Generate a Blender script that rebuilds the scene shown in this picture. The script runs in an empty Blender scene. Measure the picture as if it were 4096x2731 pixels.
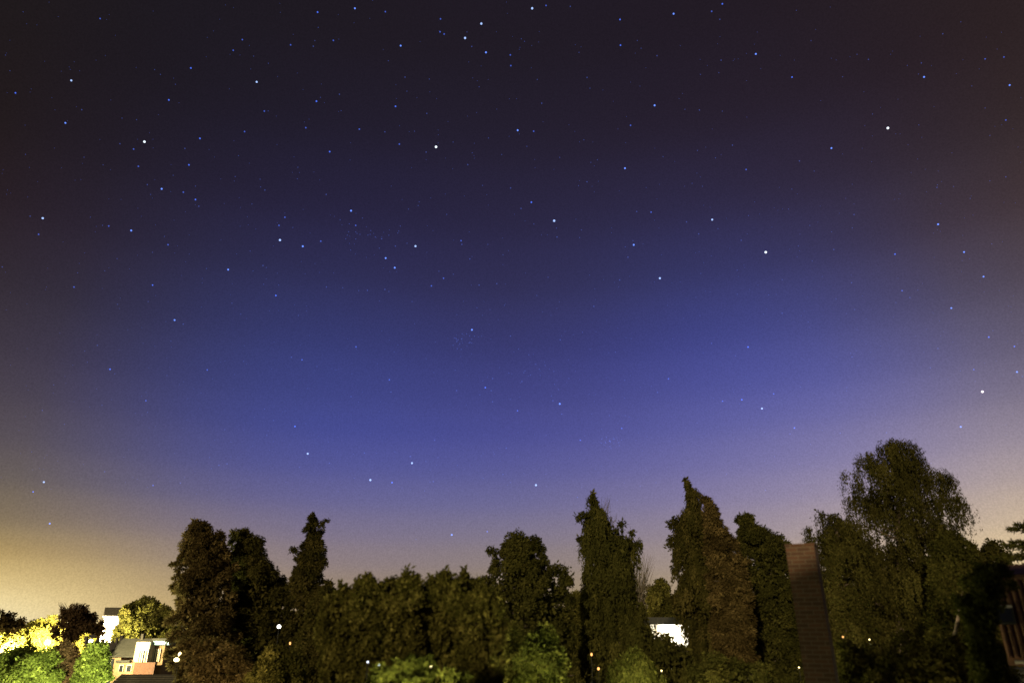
import bpy, math, random
import numpy as np
from mathutils import Vector, Matrix
random.seed(11)
R = math.radians
SC = bpy.context.scene
COL = SC.collection

# ------------------------------------------------------------------ camera
F, CX, CY = 2730.7, 2048.0, 1365.5          # 24 mm on full frame, in photo pixels
TILT = R(22.5)
CAMH = 7.0
cam = bpy.data.cameras.new('camera')
cam.lens = 24; cam.sensor_width = 36; cam.clip_start = .05; cam.clip_end = 20000
cam.dof.use_dof = True; cam.dof.focus_distance = 3000; cam.dof.aperture_fstop = .62
co = bpy.data.objects.new('camera', cam); COL.objects.link(co)
co.location = (0, 0, CAMH); co.rotation_euler = (R(90)+TILT, 0, 0)
SC.camera = co
CT, ST = math.cos(TILT), math.sin(TILT)

def ray(px, py):
    x, y = (px-CX)/F, (CY-py)/F
    return Vector((x, CT-y*ST, ST+y*CT))
def at(px, py, D):                           # the point seen at a photo pixel, D metres ahead
    d = ray(px, py)
    return Vector((0, 0, CAMH)) + d*(D/d.y)

# ------------------------------------------------------------------ view
SC.view_settings.view_transform = 'Standard'; SC.view_settings.look = 'None'
SC.view_settings.exposure = 0; SC.view_settings.gamma = 1
SC.view_settings.use_curve_mapping = False
SC.cycles.max_bounces = 5; SC.cycles.diffuse_bounces = 2; SC.cycles.transmission_bounces = 3
SC.cycles.sample_clamp_indirect = 4

# ------------------------------------------------------------------ night sky with glowing town on the horizon
def lin(c):
    return tuple((v/255/12.92 if v/255 <= .04045 else ((v/255+.055)/1.055)**2.4) for v in c)
GX = [0, 450, 900, 1350, 2048, 2500, 3050, 3600, 4096]
GY = [0, 300, 600, 900, 1200, 1500, 1800, 2000, 2150, 2300, 2450]
GRID = [
 [(31,26,26),(32,26,26),(36,28,28),(44,34,37),(56,47,50),(72,62,63),(94,84,78),(122,108,84),(155,133,92),(222,190,118),(255,240,190)],
 [(28,25,26),(29,25,28),(32,28,34),(41,36,46),(49,46,66),(62,60,92),(86,82,112),(112,104,112),(142,124,108),(188,162,112),(222,188,120)],
 [(28,25,27),(29,26,30),(33,30,41),(40,38,60),(50,52,92),(58,64,122),(75,79,142),(102,98,140),(130,118,128),(152,134,116),(165,142,106)],
 [(30,26,29),(31,27,33),(34,31,46),(40,38,64),(50,52,98),(60,67,131),(76,82,154),(103,101,150),(126,116,140),(148,130,122),(158,136,104)],
 [(31,26,31),(32,28,34),(36,32,44),(41,38,60),(50,48,84),(60,61,117),(77,79,147),(103,102,149),(126,118,138),(144,128,112),(150,130,92)],
 [(32,27,32),(33,28,35),(38,33,46),(45,43,69),(55,56,102),(66,69,134),(90,91,157),(118,112,154),(138,126,140),(154,136,116),(160,138,100)],
 [(34,28,31),(36,29,36),(42,36,50),(49,47,78),(60,64,124),(76,82,160),(112,110,166),(140,130,164),(160,146,152),(176,156,134),(184,158,120)],
 [(38,30,30),(39,31,35),(46,39,47),(57,50,64),(74,72,110),(96,96,154),(136,128,168),(164,150,160),(186,166,150),(206,180,145),(214,184,135)],
 [(44,35,35),(48,37,37),(58,47,47),(74,61,62),(90,80,86),(118,108,118),(162,148,152),(195,174,152),(220,194,152),(234,206,152),(236,206,148)]]
GRID = [[(r+(1 if j < 4 else 0), g, b+(5 if j < 4 and 0 < i < 8 else 0)) for j, (r, g, b) in enumerate(col)] for i, col in enumerate(GRID)]
GA = np.array([[lin(c) for c in col] for col in GRID])
def interp_idx(v, arr):
    v = min(max(v, arr[0]), arr[-1])
    i = min(max(int(np.searchsorted(arr, v))-1, 0), len(arr)-2)
    t = (v-arr[i])/(arr[i+1]-arr[i])
    return i, t*.6+(t*t*(3-2*t))*.4
def sky_col(az, el):
    d = Vector((math.sin(az)*math.cos(el), math.cos(az)*math.cos(el), math.sin(el)))
    f = d.y*CT+d.z*ST; u = -d.y*ST+d.z*CT
    f = max(f, .05)
    px, py = CX+F*d.x/f, CY-F*u/f
    acc = 0
    for ox, wx in ((-420, .12), (-210, .24), (0, .28), (210, .24), (420, .12)):
        for oy in (-60, 60):
            i, a = interp_idx(px+ox, GX); j, b = interp_idx(py+oy, GY)
            acc = acc+wx*.5*((GA[i, j]*(1-a)+GA[i+1, j]*a)*(1-b)+(GA[i, j+1]*(1-a)+GA[i+1, j+1]*a)*b)
    return acc

SUN_EL, SUN_AZ = R(12), R(201)               # low, from behind and left of the viewer
w = bpy.data.worlds.new('World'); SC.world = w; w.use_nodes = True
nt = w.node_tree; nt.nodes.clear()
N, L = nt.nodes.new, nt.links.new
out = N('ShaderNodeOutputWorld'); bg = N('ShaderNodeBackground'); L(bg.outputs[0], out.inputs[0])
tc = N('ShaderNodeTexCoord'); sx = N('ShaderNodeSeparateXYZ'); L(tc.outputs['Generated'], sx.inputs[0])
def mth(op, a, b=None):
    m = N('ShaderNodeMath'); m.operation = op
    for k, v in enumerate((a, b)):
        if v is None: continue
        if isinstance(v, (int, float)): m.inputs[k].default_value = v
        else: L(v, m.inputs[k])
    return m.outputs[0]
el = mth('ARCSINE', sx.outputs['Z']); az = mth('ARCTAN2', sx.outputs['X'], sx.outputs['Y'])
elf = mth('DIVIDE', el, R(60))
AZS = [-179, -110, -60, -50, -43, -36, -31, -26, -21, -16, -11, -6, 0, 6, 11, 16, 21, 26, 31, 36, 43, 50, 60, 110, 179]
ELS = [0, 2, 4, 6, 8.5, 11, 14, 17, 21, 26, 31, 37, 44, 52, 60]
prev = None
for i, a in enumerate(AZS):
    rp = N('ShaderNodeValToRGB'); rp.color_ramp.interpolation = 'CARDINAL'
    els = rp.color_ramp.elements
    while len(els) > 1: els.remove(els[-1])
    for k, e in enumerate(ELS):
        x = els[0] if k == 0 else els.new(e/60)
        x.position = e/60
        c = sky_col(R(a), R(e)) if abs(a) < 90 else sky_col(0, R(e))*.45; x.color = (c[0], c[1], c[2], 1)
    L(elf, rp.inputs[0])
    if prev is None: prev = rp.outputs[0]
    else:
        mr = N('ShaderNodeMapRange'); mr.clamp = True
        mr.inputs['From Min'].default_value = R(AZS[i-1]); mr.inputs['From Max'].default_value = R(a)
        L(az, mr.inputs['Value'])
        mx = N('ShaderNodeMix'); mx.data_type = 'RGBA'
        L(mr.outputs['Result'], mx.inputs['Factor']); L(prev, mx.inputs['A']); L(rp.outputs[0], mx.inputs['B'])
        prev = mx.outputs['Result']
sky = N('ShaderNodeTexSky'); sky.sky_type = 'NISHITA'; sky.sun_disc = False
sky.sun_elevation = R(-6); sky.sun_rotation = SUN_AZ
ad = N('ShaderNodeMix'); ad.data_type = 'RGBA'; ad.blend_type = 'ADD'; ad.inputs['Factor'].default_value = .05
L(prev, ad.inputs['A']); L(sky.outputs[0], ad.inputs['B']); L(ad.outputs['Result'], bg.inputs['Color'])
bg.inputs['Strength'].default_value = 1
nz = N('ShaderNodeTexNoise'); nz.inputs['Scale'].default_value = 520; nz.inputs['Detail'].default_value = 2   # faint unevenness of the airglow
L(tc.outputs['Generated'], nz.inputs['Vector'])
fl = mth('ADD', mth('MULTIPLY', mth('SUBTRACT', nz.outputs['Fac'], .5), .48), 1.0)
L(fl, bg.inputs['Strength'])

# ------------------------------------------------------------------ dim warm light on everything that faces the street
sd = bpy.data.lights.new('sun', 'SUN'); sd.energy = 3.5; sd.angle = R(1.2); sd.color = (1, .80, .45)
so = bpy.data.objects.new('sun', sd); COL.objects.link(so)
to_sun = Vector((math.sin(SUN_AZ)*math.cos(SUN_EL), math.cos(SUN_AZ)*math.cos(SUN_EL), math.sin(SUN_EL)))
so.rotation_euler = to_sun.to_track_quat('Z', 'Y').to_euler(); so.location = to_sun*60

# ------------------------------------------------------------------ materials
def newmat(name):
    m = bpy.data.materials.new(name); m.use_nodes = True
    m.node_tree.nodes.clear(); return m, m.node_tree
def surf(name, c1, c2, scale=4, rough=.85, bump=.2, stretch=(1, 1, 1)):
    m, t = newmat(name); n, l = t.nodes.new, t.links.new
    o = n('ShaderNodeOutputMaterial'); p = n('ShaderNodeBsdfPrincipled'); l(p.outputs[0], o.inputs[0])
    p.inputs['Roughness'].default_value = rough
    tc = n('ShaderNodeTexCoord'); mp = n('ShaderNodeMapping'); mp.inputs['Scale'].default_value = stretch
    l(tc.outputs['Object'], mp.inputs[0])
    nz = n('ShaderNodeTexNoise'); nz.inputs['Scale'].default_value = scale; nz.inputs['Detail'].default_value = 6
    l(mp.outputs[0], nz.inputs['Vector'])
    r = n('ShaderNodeValToRGB'); r.color_ramp.elements[0].position = .35; r.color_ramp.elements[1].position = .68
    r.color_ramp.elements[0].color = (*c1, 1); r.color_ramp.elements[1].color = (*c2, 1)
    l(nz.outputs[0], r.inputs[0]); l(r.outputs[0], p.inputs['Base Color'])
    b = n('ShaderNodeBump'); b.inputs['Strength'].default_value = bump; b.inputs['Distance'].default_value = .02
    l(nz.outputs[0], b.inputs['Height']); l(b.outputs[0], p.inputs['Normal'])
    return m
def brickmat(name, c1, c2, mortar, bw=.21, bh=.065):
    m, t = newmat(name); n, l = t.nodes.new, t.links.new
    o = n('ShaderNodeOutputMaterial'); p = n('ShaderNodeBsdfPrincipled'); l(p.outputs[0], o.inputs[0])
    p.inputs['Roughness'].default_value = .9
    tc = n('ShaderNodeTexCoord'); s = n('ShaderNodeSeparateXYZ'); l(tc.outputs['Object'], s.inputs[0])
    a = n('ShaderNodeMath'); a.operation = 'ADD'; l(s.outputs[0], a.inputs[0]); l(s.outputs[1], a.inputs[1])
    c = n('ShaderNodeCombineXYZ'); l(a.outputs[0], c.inputs[0]); l(s.outputs[2], c.inputs[1])
    b = n('ShaderNodeTexBrick'); l(c.outputs[0], b.inputs['Vector'])
    b.inputs['Scale'].default_value = 1; b.inputs['Brick Width'].default_value = bw; b.inputs['Row Height'].default_value = bh
    b.inputs['Mortar Size'].default_value = .008
    b.inputs['Color1'].default_value = (*c1, 1); b.inputs['Color2'].default_value = (*c2, 1); b.inputs['Mortar'].default_value = (*mortar, 1)
    nz = n('ShaderNodeTexNoise'); nz.inputs['Scale'].default_value = 3; nz.inputs['Detail'].default_value = 6
    l(tc.outputs['Object'], nz.inputs['Vector'])
    mx = n('ShaderNodeMix'); mx.data_type = 'RGBA'; mx.blend_type = 'MULTIPLY'; mx.inputs['Factor'].default_value = .6
    l(b.outputs[0], mx.inputs['A']); l(nz.outputs[0], mx.inputs['B']); l(mx.outputs['Result'], p.inputs['Base Color'])
    bp = n('ShaderNodeBump'); bp.inputs['Strength'].default_value = .5; bp.inputs['Distance'].default_value = .01
    bp.invert = True
    l(b.outputs['Fac'], bp.inputs['Height']); l(bp.outputs[0], p.inputs['Normal'])
    return m
def leafmat(name, dark, mid, light, trans=.3):
    m, t = newmat(name); n, l = t.nodes.new, t.links.new
    o = n('ShaderNodeOutputMaterial'); d = n('ShaderNodeBsdfDiffuse'); tr = n('ShaderNodeBsdfTranslucent')
    mx = n('ShaderNodeMixShader'); mx.inputs[0].default_value = trans
    l(d.outputs[0], mx.inputs[1]); l(tr.outputs[0], mx.inputs[2]); l(mx.outputs[0], o.inputs[0])
    at_ = n('ShaderNodeAttribute'); at_.attribute_name = 'tint'
    r = n('ShaderNodeValToRGB'); e = r.color_ramp.elements
    e[0].color = (*dark, 1); e[1].color = (*light, 1); k = e.new(.5); k.color = (*mid, 1)
    l(at_.outputs['Fac'], r.inputs[0]); l(r.outputs[0], d.inputs[0]); l(r.outputs[0], tr.inputs[0])
    return m
def starmat(name, col, s):                    # a star adds its light to the sky glow around it
    m, t = newmat(name); n, l = t.nodes.new, t.links.new
    o = n('ShaderNodeOutputMaterial'); e = n('ShaderNodeEmission'); tr = n('ShaderNodeBsdfTransparent'); a = n('ShaderNodeAddShader')
    l(e.outputs[0], a.inputs[0]); l(tr.outputs[0], a.inputs[1]); l(a.outputs[0], o.inputs[0])
    e.inputs[0].default_value = (*col, 1); e.inputs[1].default_value = s
    m.cycles.emission_sampling = 'NONE'
    return m
def emit(name, col, s):
    m, t = newmat(name); n, l = t.nodes.new, t.links.new
    o = n('ShaderNodeOutputMaterial'); e = n('ShaderNodeEmission'); l(e.outputs[0], o.inputs[0])
    e.inputs[0].default_value = (*col, 1); e.inputs[1].default_value = s
    m.cycles.emission_sampling = 'NONE'
    return m
def glossy(name, c, rough=.1, metal=0):
    m, t = newmat(name); n, l = t.nodes.new, t.links.new
    o = n('ShaderNodeOutputMaterial'); p = n('ShaderNodeBsdfPrincipled'); l(p.outputs[0], o.inputs[0])
    p.inputs['Base Color'].default_value = (*c, 1); p.inputs['Roughness'].default_value = rough; p.inputs['Metallic'].default_value = metal
    return m
M = dict(
 conifer=leafmat('conifer_needles', (.022,.021,.006), (.042,.037,.010), (.10,.080,.026)),
 cedar=leafmat('cedar_sprays', (.024,.024,.006), (.042,.041,.011), (.095,.086,.022)),
 brown=leafmat('dry_brown_sprays', (.030,.021,.008), (.066,.048,.018), (.185,.132,.052)),
 birch=leafmat('birch_leaves', (.024,.022,.006), (.044,.040,.011), (.10,.088,.026), .4),
 broad=leafmat('broad_leaves', (.028,.027,.007), (.066,.060,.014), (.19,.165,.045), .4),
 green=leafmat('fresh_green_leaves', (.022,.030,.006), (.065,.085,.016), (.18,.22,.045), .4),
 garden=leafmat('garden_leaves', (.022,.026,.006), (.070,.074,.016), (.19,.19,.045), .4),
 olive=leafmat('olive_leaves', (.06,.058,.016), (.10,.095,.026), (.17,.15,.045), .4),
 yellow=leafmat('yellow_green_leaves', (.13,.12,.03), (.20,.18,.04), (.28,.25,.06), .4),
 rust=leafmat('russet_leaves', (.035,.022,.012), (.06,.038,.02), (.11,.07,.035), .4),
 bark=surf('bark', (.035,.028,.02), (.10,.078,.055), 9, .95, .8, (1, 1, .2)),
 birchbark=surf('birch_bark', (.06,.042,.03), (.18,.13,.10), 6, .8, .5, (1, 1, 2.5)),
 grass=surf('grass_ground', (.018,.024,.010), (.05,.055,.022), .5, .95, .4),
 brick=brickmat('chimney_brick', (.105,.042,.02), (.062,.025,.012), (.12,.08,.052)),
 redbrick=brickmat('red_brick', (.11,.03,.016), (.08,.022,.012), (.08,.06,.05)),
 plaster=surf('tan_plaster', (.12,.072,.042), (.17,.10,.06), 2, .9, .1),
 pale=surf('pale_render', (.24,.20,.155), (.30,.255,.20), 2, .9, .08),
 white=surf('white_render', (.72,.70,.66), (.82,.80,.77), 2, .85, .08),
 slate=surf('grey_roof_tiles', (.040,.038,.037), (.070,.066,.063), 5, .7, .4),
 darkroof=surf('dark_roof_tiles', (.03,.025,.022), (.065,.055,.045), 4, .8, .4),
 terracotta=surf('brown_red_tiles', (.09,.042,.021), (.18,.083,.042), 7, .75, .3),
 felt=surf('black_roof_felt', (.010,.010,.010), (.022,.020,.019), 6, .9, .2),
 wood=surf('brown_boards', (.018,.013,.008), (.042,.03,.018), 5, .85, .3, (1, 1, .15)),
 bluepaint=surf('blue_painted_board', (.10,.22,.36), (.14,.30,.46), 3, .5, .05),
 frame=surf('cream_window_frame', (.32,.27,.2), (.42,.36,.27), 6, .6, .05),
 metal=glossy('dark_lamp_metal', (.015,.015,.014), .7, 0),
 zinc=surf('pale_zinc_gutter', (.38,.34,.29), (.52,.47,.41), 8, .5, .1),
 glass=glossy('dark_window_glass', (.012,.014,.02), .06),
 skyglass=glossy('skylight_glass', (.012,.013,.026), .4),
)

# ------------------------------------------------------------------ mesh helpers
def tag(o, label=None, cat=None, group=None, kind=None):
    if label: o['label'] = label
    if cat: o['category'] = cat
    if group: o['group'] = group
    if kind: o['kind'] = kind
    return o
def empty(name, loc, label, cat, group=None, rz=0):
    o = bpy.data.objects.new(name, None); o.empty_display_size = .3
    o.location = loc; o.rotation_euler = (0, 0, rz); COL.objects.link(o)
    return tag(o, label, cat, group)
class MB:
    """collects shapes for ONE mesh object; coordinates are the thing's local frame"""
    def __init__(s): s.v = []; s.f = []
    def quad(s, *p):
        b = len(s.v); s.v += [tuple(q) for q in p]; s.f.append(tuple(range(b, b+len(p)))); return s
    def box(s, x0, x1, y0, y1, z0, z1):
        b = len(s.v)
        s.v += [(x, y, z) for z in (z0, z1) for x, y in ((x0, y0), (x1, y0), (x1, y1), (x0, y1))]
        s.f += [tuple(b+i for i in q) for q in ((3,2,1,0),(4,5,6,7),(0,1,5,4),(1,2,6,5),(2,3,7,6),(3,0,4,7))]
        return s
    def prism(s, poly, x0, x1):              # poly in (y,z) swept along x
        b = len(s.v); n = len(poly)
        s.v += [(x0, y, z) for y, z in poly]+[(x1, y, z) for y, z in poly]
        s.f.append(tuple(b+i for i in range(n))); s.f.append(tuple(b+n+i for i in reversed(range(n))))
        for i in range(n):
            j = (i+1) % n; s.f.append((b+i, b+n+i, b+n+j, b+j))
        return s
    def tube(s, pts, rads, sides=7):
        b = len(s.v); n = len(pts)
        for i, p in enumerate(pts):
            p = Vector(p); d = (Vector(pts[min(i+1, n-1)])-Vector(pts[max(i-1, 0)]))
            d = d.normalized() if d.length > 1e-6 else Vector((0, 0, 1))
            a = d.orthogonal().normalized() if abs(d.z) < .9 else Vector((1, 0, 0)); a = (a-d*a.dot(d)).normalized(); c = d.cross(a)
            for k in range(sides):
                t = 2*math.pi*k/sides; s.v.append(tuple(p+(a*math.cos(t)+c*math.sin(t))*rads[i]))
        for i in range(n-1):
            for k in range(sides):
                k2 = (k+1) % sides
                s.f.append((b+i*sides+k, b+i*sides+k2, b+(i+1)*sides+k2, b+(i+1)*sides+k))
        s.f.append(tuple(b+k for k in reversed(range(sides)))); s.f.append(tuple(b+(n-1)*sides+k for k in range(sides)))
        return s
    def ball(s, c, r, sz=1, seg=12, rings=8):
        b = len(s.v)
        for i in range(rings+1):
            t = math.pi*i/rings
            for k in range(seg):
                p = 2*math.pi*k/seg
                s.v.append((c[0]+r*math.sin(t)*math.cos(p), c[1]+r*math.sin(t)*math.sin(p), c[2]+r*sz*math.cos(t)))
        for i in range(rings):
            for k in range(seg):
                k2 = (k+1) % seg
                s.f.append((b+i*seg+k, b+(i+1)*seg+k, b+(i+1)*seg+k2, b+i*seg+k2))
        return s
    def build(s, name, mat, parent=None, smooth=False):
        me = bpy.data.meshes.new(name); me.from_pydata(s.v, [], s.f); me.materials.append(mat)
        if smooth:
            for p in me.polygons: p.use_smooth = True
        o = bpy.data.objects.new(name, me); COL.objects.link(o)
        if parent: o.parent = parent
        return o

def leaf_mesh(name, base, tip, side, width, tint, mat, parent, kind=None):
    """many small rhombic faces: base point, tip point, unit side vector, width"""
    n = len(base); mid = base*.55+tip*.45
    v = np.empty((n, 4, 3), np.float32)
    v[:, 0] = base; v[:, 1] = mid+side*(width*.5)[:, None]; v[:, 2] = tip; v[:, 3] = mid-side*(width*.5)[:, None]
    me = bpy.data.meshes.new(name)
    me.vertices.add(n*4); me.vertices.foreach_set('co', v.reshape(-1))
    me.loops.add(n*4); me.loops.foreach_set('vertex_index', np.arange(n*4, dtype=np.int32))
    me.polygons.add(n); me.polygons.foreach_set('loop_start', np.arange(0, n*4, 4, dtype=np.int32))
    at_ = me.attributes.new('tint', 'FLOAT', 'POINT'); at_.data.foreach_set('value', np.repeat(tint.astype(np.float32), 4))
    me.update(calc_edges=True); me.materials.append(mat)
    o = bpy.data.objects.new(name, me); COL.objects.link(o); o.parent = parent
    return o
def norm(a): return a/np.maximum(np.linalg.norm(a, axis=1, keepdims=True), 1e-6)

# ------------------------------------------------------------------ trees
def to_world(profile, D):
    rows = []
    for py, xl, xr in profile:
        a, b = at(xl, py, D), at(xr, py, D); rows.append((a.z, a.x, b.x))
    rows.sort(); z0, a0, b0 = rows[0]
    if z0 > 1.2:
        m = (a0+b0)/2; h = (b0-a0)/2
        rows.insert(0, (.9, m-h*.8, m+h*.8))
    return np.array(rows)
def crown(root, profile, D, mat, rng, style='conifer', clumps=220, per=90, leaf=(.2, .09), cr=.45, shell=.45, depth=.85, low=.25, tintmix=.45, name='crown', bias=.0, lobe=1.35, nl=11, core=.07, fine=.62):
    """lobes fill the traced outline, clumps sit over each lobe, leaf faces lie over each clump"""
    P = to_world(profile, D); base = np.array(root.location)
    zs, xl, xr = P[:, 0], P[:, 1], P[:, 2]
    zb = at((profile[-1][1]+profile[-1][2])/2, 2745, D).z
    g = np.linspace(zs[0], zs[-1], 300); wd = np.interp(g, zs, (xr-xl)/2)
    wt = (wd+.2)*np.where(g < zb, low, 1.0); cdf = np.cumsum(wt); cdf /= cdf[-1]
    def place(n, sh, rad):
        u = (np.arange(n)+rng.random(n))/n; rng.shuffle(u)
        z = np.interp(u, cdf, g); cx = np.interp(z, zs, (xl+xr)/2); rx = np.interp(z, zs, (xr-xl)/2)
        az = rng.random(n)*2*np.pi; f = rng.random(n)**sh
        lr = np.minimum(rad, np.maximum(rx*.8, .12))
        rr = np.maximum(rx-lr*.82, rx*.12); ry = np.maximum(np.minimum(rx, wd.max()*.9)*depth-lr*.6, .12)
        z = np.minimum(z, zs[-1]-lr*.5)
        return np.stack([cx+rr*np.cos(az)*f, D+ry*np.sin(az)*f, z], 1), lr, az
    nlobe = max(8, clumps//7); leaf = (leaf[0]*fine, leaf[1]*fine); per = per/fine**1.6*.62
    LC, LR, laz = place(nlobe, shell, cr*lobe*(.55+.9*rng.random(nlobe)))
    E = []                                   # small lobes along both outlines keep the crown's own ragged contour
    zz = np.arange(max(zb, zs[0]+.3), zs[-1], cr*.78)
    for z_ in zz+rng.normal(0, cr*.12, len(zz)):
        a_, b_ = np.interp(z_, zs, xl), np.interp(z_, zs, xr); r_ = cr*(.42+.4*rng.random()); r_ = min(r_, max((b_-a_)*.4, .07))
        for x_, sg in ((a_, 1), (b_, -1)): E.append((x_+sg*r_*(.45+1.35*rng.random()), D+rng.normal()*cr*.7, z_-r_*.3, r_, np.pi if sg > 0 else 0.))
    E = np.array(E)
    if len(E): LC = np.concatenate([LC, E[:, :3]]); LR = np.concatenate([LR, E[:, 3]]); laz = np.concatenate([laz, E[:, 4]]); nlobe = len(LC)
    li = np.repeat(np.arange(nlobe), nl)
    cd = norm(rng.normal(size=(len(li), 3))+np.stack([np.cos(laz[li]), np.sin(laz[li]), np.full(len(li), .35)], 1)*.45)
    if style == 'weep': cd[:, 2] = np.abs(cd[:, 2])*.6-.1
    crs = LR[li]*(.26+.24*rng.random(len(li)))
    c = LC[li]+cd*np.maximum(LR[li]*(.8+.3*rng.random(len(li)))-crs*.5, .02)[:, None]
    nc = len(li)
    lt = np.clip(rng.normal(.42+bias, .24, nlobe), 0, 1); ctint = np.clip(lt[li]+rng.normal(0, .22, nc), 0, 1)
    k0 = cr*lobe*.36
    idx = np.repeat(np.arange(nc), np.maximum(6, (per*np.minimum((crs/k0)**1.7, 2.5)).astype(int))); n = len(idx)
    off = norm(rng.normal(size=(n, 3)))*(rng.random(n)**.4)[:, None]
    nrm = norm(off*.8+cd[idx]*.9+rng.normal(size=(n, 3))*.35)
    outw = np.stack([cd[:, 0], cd[:, 1], np.zeros(nc)], 1)
    if style == 'conifer':
        p = c[idx]+off*crs[idx][:, None]*np.array([1, 1, .85])
        d = outw[idx]*.6+np.array([0, 0, -.45])+off*.4+rng.normal(size=(n, 3))*.45
    elif style == 'weep':                    # hanging strands below each clump
        ns = 8; sid = rng.integers(0, ns, n)
        st = norm(rng.normal(size=(nc*ns, 3)))*(rng.random(nc*ns)**.5)[:, None]
        slen = (.4+1.2*rng.random(nc*ns))*cr*1.5
        k = idx*ns+sid; t = rng.random(n)
        p = c[idx]+st[k]*crs[idx][:, None]*np.array([1, 1, .6])
        p[:, 2] += crs[idx]*.3-t*slen[k]; p[:, :2] += outw[idx][:, :2]*(.16*np.sqrt(t)*slen[k])[:, None]
        p += rng.normal(size=(n, 3))*.03
        d = np.array([0, 0, -1.0])+rng.normal(size=(n, 3))*.4
        nrm = norm(outw[idx]+st[k]*.6+rng.normal(size=(n, 3))*.4)
    elif style == 'upright':
        p = c[idx]+off*crs[idx][:, None]*np.array([.75, .75, 1.3])
        d = np.array([0, 0, .5])+off*.7+rng.normal(size=(n, 3))*.6
    else:
        p = c[idx]+off*crs[idx][:, None]*np.array([1, 1, .8])
        d = off*.6+np.array([0, 0, -.25])+rng.normal(size=(n, 3))*.7
    ncore = int(n*core)                      # sparser leaves and twigs inside
    if ncore:
        q, _, _ = place(ncore, .7, np.full(ncore, cr*1.1))
        p = np.concatenate([p, q]); d = np.concatenate([d, rng.normal(size=(ncore, 3))+np.array([0, 0, -.4])])
        nrm = np.concatenate([nrm, norm(rng.normal(size=(ncore, 3)))])
    nn = len(p); d = norm(d); s = norm(np.cross(d, nrm))
    ln = leaf[0]*(.55+.9*rng.random(nn)); wdth = leaf[1]*(.6+.8*rng.random(nn))
    ct = np.concatenate([ctint[idx], np.clip(rng.normal(.4, .25, ncore), 0, 1)])
    tint = np.clip(ct*(1-tintmix)+tintmix*rng.random(nn), 0, 1)
    if ncore: ln[n:] *= 1.7; wdth[n:] *= 1.9
    keep = p[:, 2] > .15
    p, d, s, ln, wdth, tint = (a[keep] for a in (p, d, s, ln, wdth, tint))
    p = p-base
    leaf_mesh(name, p, p+d*ln[:, None], s, wdth, tint, mat, root)
    return P, c-base, None
def trunk(root, P, c, rng, rad=.2, mat=None, limbs=16, name='trunk', top=.93):
    base = Vector(root.location); mb = MB(); zs = P[:, 0]
    zt = zs[-1]*top; pts = []; rads = []
    x0 = base.x
    for k in range(13):
        t = k/12; z = t*zt
        cx = float(np.interp(z, zs, (P[:, 1]+P[:, 2])/2)); b = min(1, t*1.3)**1.5
        pts.append(Vector(((x0*(1-b)+cx*b)-base.x+.04*math.sin(k*1.7), .04*math.cos(k*2.3), z)))
        rads.append(rad*(1-t)**.8+.02)
    mb.tube(pts, rads, 8)
    for i in rng.choice(len(c), min(limbs, len(c)), replace=False):
        e = Vector(c[i]); zz = max(.6, min(e.z-(abs(e.x)+abs(e.y))*.35, zt*.97)); t = zz/zt*12; k = min(int(t), 11)
        s = pts[k].lerp(pts[k+1], t-k); m = s.lerp(e, .5)+Vector((0, 0, .12*(e-s).length))
        r0 = rads[k]*.45
        mb.tube([s, m, e], [r0, r0*.6, .012], 5)
    return mb.build(name, mat or M['bark'], root, True)
def tree(name, label, cat, profile, D, mat, seed, group=None, rad=.2, limbs=16, bark=None, **kw):
    rng = np.random.default_rng(seed)
    xl, xr = profile[-1][1], profile[-1][2]; b = at((xl+xr)/2, 2700, D)
    root = empty(name, (b.x, D, 0), label, cat, group)
    P, c, rx = crown(root, profile, D, M[mat], rng, **kw)
    trunk(root, P, c, rng, rad, bark, limbs)
    return root
def sprig(root, pts, D, mat, rng, n=120, spread=.12, leaf=(.16, .07), name='branch'):
    """a leafy branch standing out of a crown: a part of its tree"""
    base = np.array(root.location); w = [at(x, y, D) for x, y in pts]
    w = [np.array(p)-base for p in w]
    t = rng.random(n)*(len(w)-1); k = np.minimum(t.astype(int), len(w)-2); W = np.array(w)
    p = W[k]+(W[k+1]-W[k])*(t-k)[:, None]+np.clip(rng.normal(size=(n, 3)), -1.7, 1.7)*spread
    d = norm(rng.normal(size=(n, 3))+np.array([0, 0, -.5])); s = norm(np.cross(d, rng.normal(size=(n, 3))))
    o = leaf_mesh(name, p, p+d*(leaf[0]*(.6+.8*rng.random(n)))[:, None], s, leaf[1]*(.6+.8*rng.random(n)), np.clip(rng.normal(.4, .2, n), 0, 1), mat, root)
    return o
def twigs(root, start, spread_px, D, rng, n=40, mat=None, name='twigs', r=.008):
    base = Vector(root.location); mb = MB(); s0 = at(*start, D)-base
    for i in range(n):
        x, y = spread_px[0]+rng.random()*(spread_px[2]-spread_px[0]), spread_px[1]+rng.random()*(spread_px[3]-spread_px[1])
        e = at(x, y, D+rng.normal()*.5)-base; m = s0.lerp(e, .5)+Vector((rng.normal()*.12, rng.normal()*.12, -.1*rng.random()))
        a = s0+Vector((rng.normal()*.12, rng.normal()*.12, rng.random()*.5))
        mb.tube([a, m, e], [r*1.6, r, r*.35], 4)
    return mb.build(name, mat or M['bark'], root)

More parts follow.
